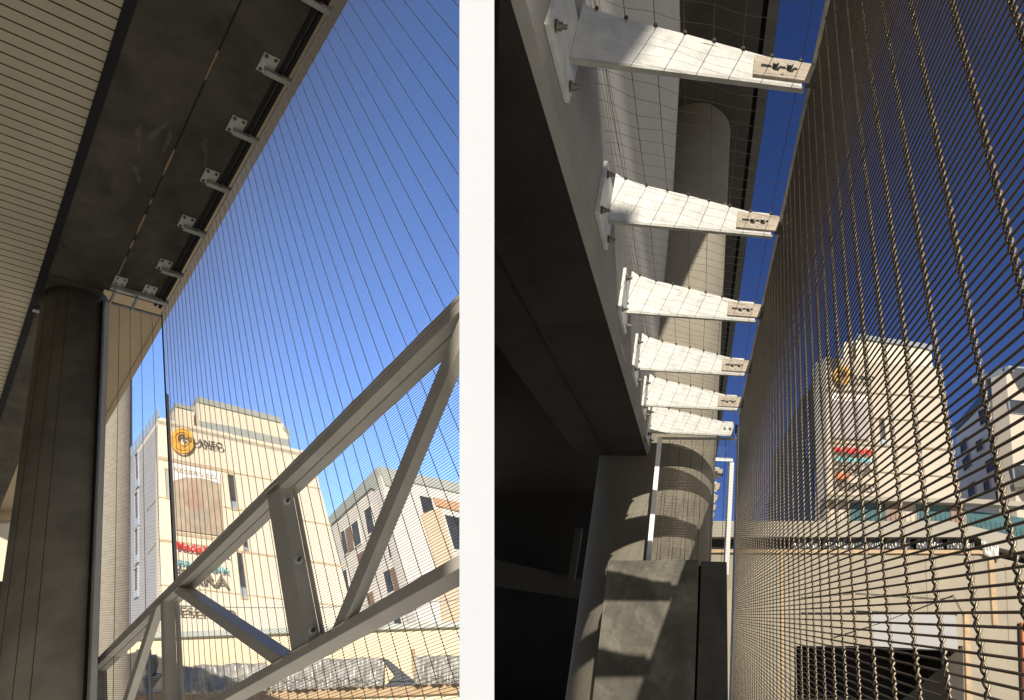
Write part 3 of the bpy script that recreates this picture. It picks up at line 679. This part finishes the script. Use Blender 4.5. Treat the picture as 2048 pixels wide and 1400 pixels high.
# ---- near woven screen
sr = screen('wire_screen', 'near woven wire screen with thick twisted ropes in front of the beige tower', RP(0, 0, .348), aR, uR, .22, 5.44, -1.0, 1.86,
            .7165 - .1168 * 4, 0.1168, .01436, .0018, .0016, M['rod'], M['wire'], seg=3, near=1.6, sides=5, weave=.0029)
m = MB(); m.cyl(RP(1.86, .3, .348), RP(1.80, 5.46, .348), .012, n=10); m.build('edge_bar', M['galv_dk'], sr)
m = MB(); m.box(RP(-1.3, 5.455, .325), bR * .05, aR * .05, uR * 2.98); m.build('edge_post', mat('slate_steel_post', (.17, .19, .22), .45, .3, amt=.15), sr, bevel=.004)
se = screen('wire_screen', 'end wire screen panel in front of the striped round column', RP(0, 5.64, 0), bR, uR, -.43, .33, .2, 1.60,
            -.36, .1168, .01436, .0011, .0014, M['wire'], M['rod'], seg=2)
m = MB(); m.box(RP(.2, 5.62, -.485), bR * .045, aR * .05, uR * 1.42); m.build('edge_post', M['white_st'], se, bevel=.003)
m = MB(); m.box(RP(1.60, 5.63, -.44), bR * .78, aR * .02, uR * .02); m.build('edge_bar', M['galv_dk'], se)
pz = 7.4
t = thing('screen_post', 'slim white steel post of the next screen panel past the column', 'post', ray(1457, 1000) * pz)
m = MB(); p0, p1 = ray(1449, 1150) * pz, ray(1460, 925) * pz; m.box(p0, p1 - p0, A_(.055, 0, 0), A_(0, 0, .06)); m.build('upright', M['white_st'], t, bevel=.004)
m = MB(); p0, p1 = ray(1424, 921) * pz, ray(1466, 923) * pz; m.box(p0, p1 - p0, uR * .035, A_(0, 0, .06)); m.build('top_bar', M['galv'], t)

# ---- bird net over the brackets
m = MB()
def uoff(a): return float(np.interp(a, [t[1] for t in tips], [t[0] - 1.907 for t in tips]))
def ftop(b):
    xs = [-.577, -.51, -.40, -.15, .08, .16, .30]; ys = [2.1, 2.085, 2.05, 2.0, 1.945, 1.925, 1.915]
    return float(np.interp(b, xs, ys))
for i in range(8):
    b = -.50 + .113 * i
    a = np.linspace(.4, 6.4, 60); P = [RP(uoff(x) + ftop(b) - .03 + .012 + .002 * math.sin(3 * x + i), x, b + .002 * math.sin(5 * x + i)) for x in a]
    m.tube(P, .0013, 4)
for t in tips:
    for i in range(8):
        b = -.50 + .113 * i
        if b < .3: c = RP(uoff(t[1]) + ftop(b) + .002, t[1] - .002, b); m.cyl(c - uR * .006, c + uR * .006, .0075, n=8)
for i in range(72):
    a0 = .4 + .083 * i; b = np.linspace(-.56, .33, 40)
    P = [RP(uoff(a0) + ftop(x) - .02 + .005 * math.sin(14 * x + i * 1.7) - .008, a0 + .008 * math.sin(9 * x + i) + .005 * math.sin(28 * x), x) for x in b]
    m.tube(P, .0008, 4)
for i in range(6):       # side of the net hanging against the wall
    a = np.linspace(.4, 6, 60); P = [RP(2.14 + .07 * i, x, -.60 + .006 * math.sin(6 * x + i)) for x in a]; m.tube(P, .0009, 4)
tag(m.build('bird_net', M['net'], smooth=False), 'thin wire bird net stretched over the long brackets', 'net')

# ================================================================== BUILDINGS seen through the near screen
fR = vdir(5200, 1010)
D0 = ray(1652, 715) * 40
TR = (D0, uR, fR); nR = unit(np.cross(uR, fR)); nR = nR if nR[2] < 0 else -nR
SR = (D0, uR, aR); nSR = unit(np.cross(uR, aR)); nSR = nSR if nSR[0] < 0 else -nSR
tw = thing('shopping_tower', 'beige stone tower with dark flank and shop signs behind the near wire screen', 'building', D0)
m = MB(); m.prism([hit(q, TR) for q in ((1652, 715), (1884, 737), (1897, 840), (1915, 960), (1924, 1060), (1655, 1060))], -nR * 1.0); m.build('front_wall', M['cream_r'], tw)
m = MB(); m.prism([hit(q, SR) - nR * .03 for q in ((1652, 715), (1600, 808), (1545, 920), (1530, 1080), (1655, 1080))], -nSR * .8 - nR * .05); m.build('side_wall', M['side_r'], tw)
m = MB()
for q0, q1, w in (((1652.7, 781), (1890, 795.6), .10), ((1652.7, 781), (1740, 786), .18), ((1740, 836), (1903, 846), .08), ((1654, 886), (1907, 900), .14), ((1654, 937), (1911, 955), .08), ((1662, 876), (1736, 881), .22), ((1654, 990), (1917, 1004), .12)):
    line(m, q0, q1, w, TR, nR, .04)
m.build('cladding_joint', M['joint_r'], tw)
window(tw, [(1758, 838), (1766, 838.5), (1771, 891), (1762, 890)], TR, nR, M['glass'], M['pane_blue'], M['joint_r'])
for q in ([(1610, 800), (1618, 786), (1620, 830), (1612, 842)], [(1610, 880), (1618, 868), (1620, 912), (1612, 922)], [(1628, 940), (1636, 930), (1637, 990), (1629, 996)]):
    window(tw, q, SR, nSR, M['glass'], None, M['side_r'])
RR = (D0 + aR * 2, uR, fR)
m = MB(); m.prism([hit(q, RR) for q in ((1712, 676), (1862, 699), (1868, 760), (1712, 748))], aR * 7)
m.prism([hit(q, RR) for q in ((1688, 684), (1706, 682), (1706, 748), (1687, 744))], aR * 6); pent = m.build('roof_storey', mat('lit_roof_storey', (.58, .52, .41), .85, scale=.4, amt=.05), tw)
m = MB(); m.prism([hit(q, RR) + nR * .15 for q in ((1711, 669), (1845, 688), (1863, 692), (1863, 703), (1845, 697), (1712, 678))], aR * 7); m.build('parapet', M['attic_r'], pent)
m = MB(); line(m, (1700, 728), (1868, 738), .3, (D0 + aR * .4, uR, fR), nR, .1); m.build('glass_railing', M['attic_r'], tw)
ring_sign(1677, 754, 16, 19, TR, nR, ((1690, 763), (1738, 766), (1690, 754)), 'gold ring logo sign with MILANEO lettering on the beige tower behind the near screen', M['letter'], ringmat=flat('dull_gold_logo', (.52, .33, .1), .5))
banner([(1660, 788), (1734, 794), (1735, 880), (1662, 876)], [(1660, 788), (1734, 794), (1734, 806), (1661, 801)], ((1664, 798), (1730, 803), (1664, 792)), TR, nR, 'grey RESERVED banner on the beige tower behind the near screen', M['banner_g'])
letters('shop_sign', 'MediaMarkt', ((1663, 906), (1736, 911), (1663, 895)), TR, nR, M['red'], 'red Media Markt letters on the beige tower behind the near screen', .014)
letters('shop_sign', 'PRIMARK', ((1664, 924), (1736, 928), (1664, 916)), TR, nR, M['tealtxt'], 'small teal PRIMARK letters on the beige tower behind the near screen')
letters('shop_sign', 'ZARA', ((1664, 942), (1738, 947), (1664, 931)), TR, nR, M['letter'], 'dark ZARA letters on the beige tower behind the near screen', .01)
letters('shop_sign', 'RESERVED', ((1663, 974), (1741, 979), (1663, 966)), TR, nR, M['letter'], 'dark RESERVED letters on the beige tower behind the near screen', .005)
m = MB(); onpl(m, [(1668, 947.5), (1691, 949), (1692, 960), (1669, 959)], TR, nR, .05, .3); tag(m.build('shop_sign', M['salmon']), 'small plain orange sign panel on the beige tower', 'sign')

D1 = ray(2012, 733) * 46
GF = (D1, uR, fR); GS = (D1, uR, aR); nGS = nSR
hb = thing('apartment_block', 'shaded grey apartment block with tall dark windows behind the near screen', 'building', D1)
m = MB(); m.prism([hit(q, GF) for q in ((2012, 745), (2200, 760), (2240, 1090), (2038, 1080))], -nR * 1.2); m.build('front_wall', M['cream_r'], hb)
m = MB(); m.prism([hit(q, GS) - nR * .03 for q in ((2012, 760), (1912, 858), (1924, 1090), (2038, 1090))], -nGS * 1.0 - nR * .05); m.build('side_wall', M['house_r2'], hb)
m = MB(); m.prism([hit(q, GF) + nR * .2 for q in ((2012, 733), (2200, 748), (2200, 758), (2013, 744))], -nR * 3); m.build('parapet', M['attic_r'], hb)
m = MB(); m.prism([hit(q, GS) + nGS * .15 for q in ((2012, 735), (1993, 756), (1912, 852), (1914, 862), (1994, 782), (2016, 780))], -nGS * 2); m.build('roof_slope', M['attic_dk'], hb)
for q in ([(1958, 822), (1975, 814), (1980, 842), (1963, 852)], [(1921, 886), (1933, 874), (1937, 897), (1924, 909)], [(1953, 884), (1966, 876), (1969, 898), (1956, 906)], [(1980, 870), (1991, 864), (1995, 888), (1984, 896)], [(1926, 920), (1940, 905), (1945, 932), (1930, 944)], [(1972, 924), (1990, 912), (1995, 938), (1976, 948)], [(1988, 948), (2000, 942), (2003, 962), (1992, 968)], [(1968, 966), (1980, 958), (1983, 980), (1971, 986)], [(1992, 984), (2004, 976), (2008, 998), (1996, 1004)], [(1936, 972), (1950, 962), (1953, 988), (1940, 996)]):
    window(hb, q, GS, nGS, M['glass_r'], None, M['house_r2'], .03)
for q in ([(2016, 800), (2060, 804), (2064, 830), (2019, 826)], [(2024, 930), (2080, 934), (2084, 962), (2028, 958)]):
    window(hb, q, GF, nR, M['glass'], None, M['attic_r'], .06)
m = MB(); m.prism([hit(q, GF) + nR * .1 for q in ((2024, 962), (2200, 976), (2202, 992), (2026, 976))], nR * 1.4); m.build('balcony_slab', M['house_r'], hb)

# street building with concrete wall
gR = unit(A_(1, -.02, .05)); SW = (ray(1760, 1180) * 20, uR, gR); nW = unit(np.cross(uR, gR)); nW = nW if nW[2] < 0 else -nW
sw = thing('retaining_wall', 'board marked concrete street wall with dark garage opening behind the near screen', 'wall', ray(1760, 1180) * 20)
def wq(q): return [hit(x, SW) for x in q]
m = MB(); m.prism(wq([(1400, 1106), (1960, 1106), (2000, 1116), (2140, 1150), (2140, 1500), (1930, 1500), (1926, 1292), (1590, 1292), (1586, 1500), (1400, 1500)]), -nW * .6); m.build('wall_face', M['wall_r'], sw)
m = MB(); m.prism([p - nW * .0 for p in wq([(1400, 1042), (1900, 1042), (2140, 1098), (2140, 1130), (1985, 1092), (1955, 1074), (1400, 1074)])], -nW * .55); m.build('ledge', M['house_r'], sw)
m = MB(); m.prism([p - nW * .5 for p in wq([(1400, 1070), (1960, 1070), (2140, 1130), (2140, 1160), (1400, 1112)])], -nW * .1); m.build('recess_back', M['dark_in'], sw)
m = MB(); m.prism([p - nW * 3 for p in wq([(1560, 1260), (1960, 1260), (1990, 1540), (1560, 1540)])], -nW * .2); m.build('garage_back', M['dark_in'], sw)
m = MB(); m.prism([p - nW * .62 for p in wq([(1584, 1290), (1930, 1290), (1930, 1296), (1584, 1296)])], -nW * 2.5); m.build('garage_soffit', M['dark_in'], sw)
m = MB(); m.prism([p - nW * .62 for p in wq([(1580, 1285), (1590, 1285), (1592, 1500), (1582, 1500)])], -nW * 2.5); m.prism([p - nW * .62 for p in wq([(1922, 1285), (1932, 1285), (1936, 1500), (1926, 1500)])], -nW * 2.5); m.build('garage_jamb', M['crossbeam'], sw)
m = MB(); onpl(m, [(1740, 1228), (1908, 1230), (1914, 1302), (1742, 1292)], SW, nW, .01, .06); m.build('pale_panel', M['panel_w'], sw)
m = MB()
for q0, q1 in (((1600, 1226), (1740, 1226)), ((1700, 1222), (1912, 1229)), ((1600, 1292), (1900, 1301))): line(m, q0, q1, .035, SW, nW, .07)
m.build('dark_trim', M['black'], sw)
m = MB(); m.prism([p + nW * .03 for p in wq([(1400, 1099), (1955, 1101), (1985, 1108), (1985, 1114), (1955, 1108), (1400, 1106)])], nW * .08); m.build('timber_beam', M['timber'], sw)
m = MB()
for q in ([(1925, 1229), (1935, 1229), (1944, 1480), (1932, 1480)], [(1974, 1118), (1984, 1118), (1993, 1250), (1983, 1250)], [(1560, 1106), (1564, 1106), (1566, 1480), (1562, 1480)]): onpl(m, q, SW, nW, .01, .09)
m.build('timber_strip', M['timber'], sw)
m = MB(); onpl(m, [(2037, 1245), (2043, 1245), (2052, 1480), (2046, 1480)], SW, nW, .02, .15); tag(m.build('safety_post', M['salmon']), 'bright orange post against the concrete street wall', 'post')
m = MB(); onpl(m, [(2033, 1247), (2036, 1247), (2044, 1480), (2041, 1480)], SW, nW, .02, .1); tag(m.build('drain_pipe', M['black']), 'thin black pipe beside the orange post', 'pipe')
m = MB()
for x, y in ((1585, 1108), (1700, 1108), (1850, 1110), (1946, 1112), (2010, 1128)): line(m, (x, y + 2), (x + 8, 1290 if x < 1940 else 1430), .0, SW, nW, .0) if False else m.prism([p for p in wq([(x, y), (x + 1.2, y), (x + 8.2, 1288), (x + 7, 1288)])], nW * .012)
m.build('formwork_seam', M['joint_r'], sw)
xs = [1578, 1640, 1702, 1764, 1826, 1888, 1950]
for i in range(6):
    sheet([(xs[i], 1073), (xs[i + 1] - 9, 1073.5), (xs[i + 1] - 9, 1101), (xs[i], 1100)], (SW[0] - nW * .45, uR, gR), nW, M['sheet_dk'], ['dark plastic sheet closing the slot above the street wall, near the tower flank', 'dark plastic sheet closing the slot above the street wall, below the shop signs', 'dark plastic sheet closing the slot above the street wall, below the teal glazing', 'dark plastic sheet closing the slot above the street wall, above the pale panel', 'dark plastic sheet closing the slot above the street wall, left of the timber post', 'dark plastic sheet closing the slot above the street wall, at the wall bend'][i], 6, 'dark sheets in the slot', .06)
sheet([(1958, 1080), (1990, 1089), (1992, 1122), (1962, 1112)], SW, nW, M['sheet'], 'pale crumpled plastic sheet at the bend of the street wall', 5, None, .06)
for lbl, pts in (('thin dark cable looping across the concrete street wall', ((1600, 1196), (1700, 1186), (1800, 1192), (1880, 1198), (1905, 1192), (1925, 1230))), ('long slack cable rising across the concrete street wall', ((1660, 1276), (1760, 1246), (1840, 1215), (1905, 1190)))):
    P = [hit(p, SW) + nW * .06 for p in pts]; Q = []
    for i in range(len(P) - 1): Q += [P[i] + (P[i + 1] - P[i]) * t for t in np.linspace(0, 1, 6, endpoint=False)]
    m = MB(); m.tube(Q + [P[-1]], .012, 5); tag(m.build('wall_cable', M['black']), lbl, 'cable')
# shop storey between tower and ledge
SH = (ray(1800, 1020) * 22, uR, gR)
ss = thing('shop_storey', 'low glazed storey with teal windows between the beige tower and the street wall', 'building', ray(1800, 1020) * 22)
m = MB(); m.prism([hit(q, SH) for q in ((1650, 1003), (1930, 1003), (1934, 1050), (1650, 1050))], -nW * .4); m.build('storey_wall', M['cream_r'], ss)
for q, g in (([(1696, 1006), (1768, 1006), (1768, 1044), (1696, 1044)], M['teal']), ([(1834, 1008), (1898, 1010), (1898, 1046), (1834, 1044)], M['teal'])):
    f = window(ss, q, SH, nW, g, None, M['attic_r'], .03)
for q in ([(1770, 1006), (1800, 1007), (1800, 1044), (1770, 1044)], [(1900, 1010), (1927, 1012), (1928, 1047), (1900, 1046)]):
    m = MB(); onpl(m, q, SH, nW, .01, .08); m.build('shutter', M['brown'], ss)
m = MB(); m.prism([hit(q, SH) for q in ((1640, 999), (1925, 1003), (2140, 1015), (2140, 1026), (1925, 1012), (1640, 1004))], nW * .5); m.build('canopy_slab', M['house_r'], ss)
m = MB(); m.prism([hit(q, SH) for q in ((1932, 1020), (2140, 1048), (2140, 1100), (1936, 1056))], -nW * .2); m.build('railing_glass', M['teal'], ss)
m = MB()
for i in range(40):
    x = 1660 + i * 10; y = 1030 if x < 1900 else 1030 + (x - 1900) * .22; p = hit((x, y - 6), (SH[0] + nW * .4, uR, gR)); m.cyl(p, p - uR * .35, .008, n=5)
m.build('railing_bar', M['black'], ss)

# ================================================================== light, sky, camera
wd = bpy.data.worlds.new('World'); SC.world = wd; wd.use_nodes = True
nt = wd.node_tree; N = nt.nodes; Lk = nt.links; bg = N['Background']
sw_ = MW @ SUN; el = math.asin(sw_[2]); rot = math.atan2(sw_[0], sw_[1])
sky = N.new('ShaderNodeTexSky'); sky.sky_type = 'NISHITA'; sky.sun_disc = False
sky.sun_elevation = el; sky.sun_rotation = rot; sky.altitude = 300; sky.air_density = 1.0; sky.dust_density = .2; sky.ozone_density = 2.0
tc = N.new('ShaderNodeTexCoord'); sx = N.new('ShaderNodeSeparateXYZ'); Lk.new(tc.outputs['Generated'], sx.inputs[0])
def ramp(sock, a, b, ca, cb):
    mr = N.new('ShaderNodeMapRange'); mr.interpolation_type = 'SMOOTHSTEP'; mr.inputs[1].default_value = a; mr.inputs[2].default_value = b
    Lk.new(sock, mr.inputs[0]); mx = N.new('ShaderNodeMix'); mx.data_type = 'RGBA'; Lk.new(mr.outputs[0], mx.inputs[0])
    mx.inputs[6].default_value = (*ca, 1); mx.inputs[7].default_value = (*cb, 1); return mx
tint = ramp(sx.outputs['X'], .0, .36, (1.85, 2.05, 2.75), (.26, .33, .60))
back = ramp(sx.outputs['Y'], -.25, .35, (.26, .27, .30), (1, 1, 1))
tb = N.new('ShaderNodeMix'); tb.data_type = 'RGBA'; tb.blend_type = 'MULTIPLY'; tb.inputs[0].default_value = 1
Lk.new(tint.outputs[2], tb.inputs[6]); Lk.new(back.outputs[2], tb.inputs[7]); tint = tb
mul = N.new('ShaderNodeMix'); mul.data_type = 'RGBA'; mul.blend_type = 'MULTIPLY'; mul.inputs[0].default_value = 1
Lk.new(sky.outputs[0], mul.inputs[6]); Lk.new(tint.outputs[2], mul.inputs[7])
gr = ramp(sx.outputs['Z'], -.10, .0, (0, 0, 0), (1, 1, 1))
mix = N.new('ShaderNodeMix'); mix.data_type = 'RGBA'; mr = gr.inputs[0].links[0].from_socket
Lk.new(mr, mix.inputs[0]); gt = ramp(sx.outputs['X'], -.5, .05, (.8, .75, .66), (7.6, 7.0, 6.0)); Lk.new(gt.outputs[2], mix.inputs[6]); Lk.new(mul.outputs[2], mix.inputs[7])
Lk.new(mix.outputs[2], bg.inputs['Color']); bg.inputs['Strength'].default_value = .10

ld = bpy.data.lights.new('sun', 'SUN'); ld.energy = 5.0; ld.angle = math.radians(.5); ld.color = (1, .91, .77)
lo = bpy.data.objects.new('sun', ld); COL.objects.link(lo)
lo.rotation_euler = Vector(sw_.tolist()).to_track_quat('Z', 'Y').to_euler(); lo.location = (0, -20, 40)

cd = bpy.data.cameras.new('camera'); cam = bpy.data.objects.new('camera', cd); COL.objects.link(cam)
cd.sensor_width = 36; cd.sensor_fit = 'HORIZONTAL'; cd.lens = F / 2048 * 36; cd.clip_start = .05; cd.clip_end = 2000
cam.location = CAM.tolist(); cam.rotation_euler = (math.pi / 2 + PITCH, 0, 0)
SC.camera = cam
SC.view_settings.view_transform = 'Standard'; SC.view_settings.look = 'None'; SC.view_settings.exposure = 0.5; SC.view_settings.gamma = 1
SC.render.engine = 'CYCLES'
SC.cycles.use_denoising = True
SC.cycles.max_bounces = 8; SC.cycles.diffuse_bounces = 4
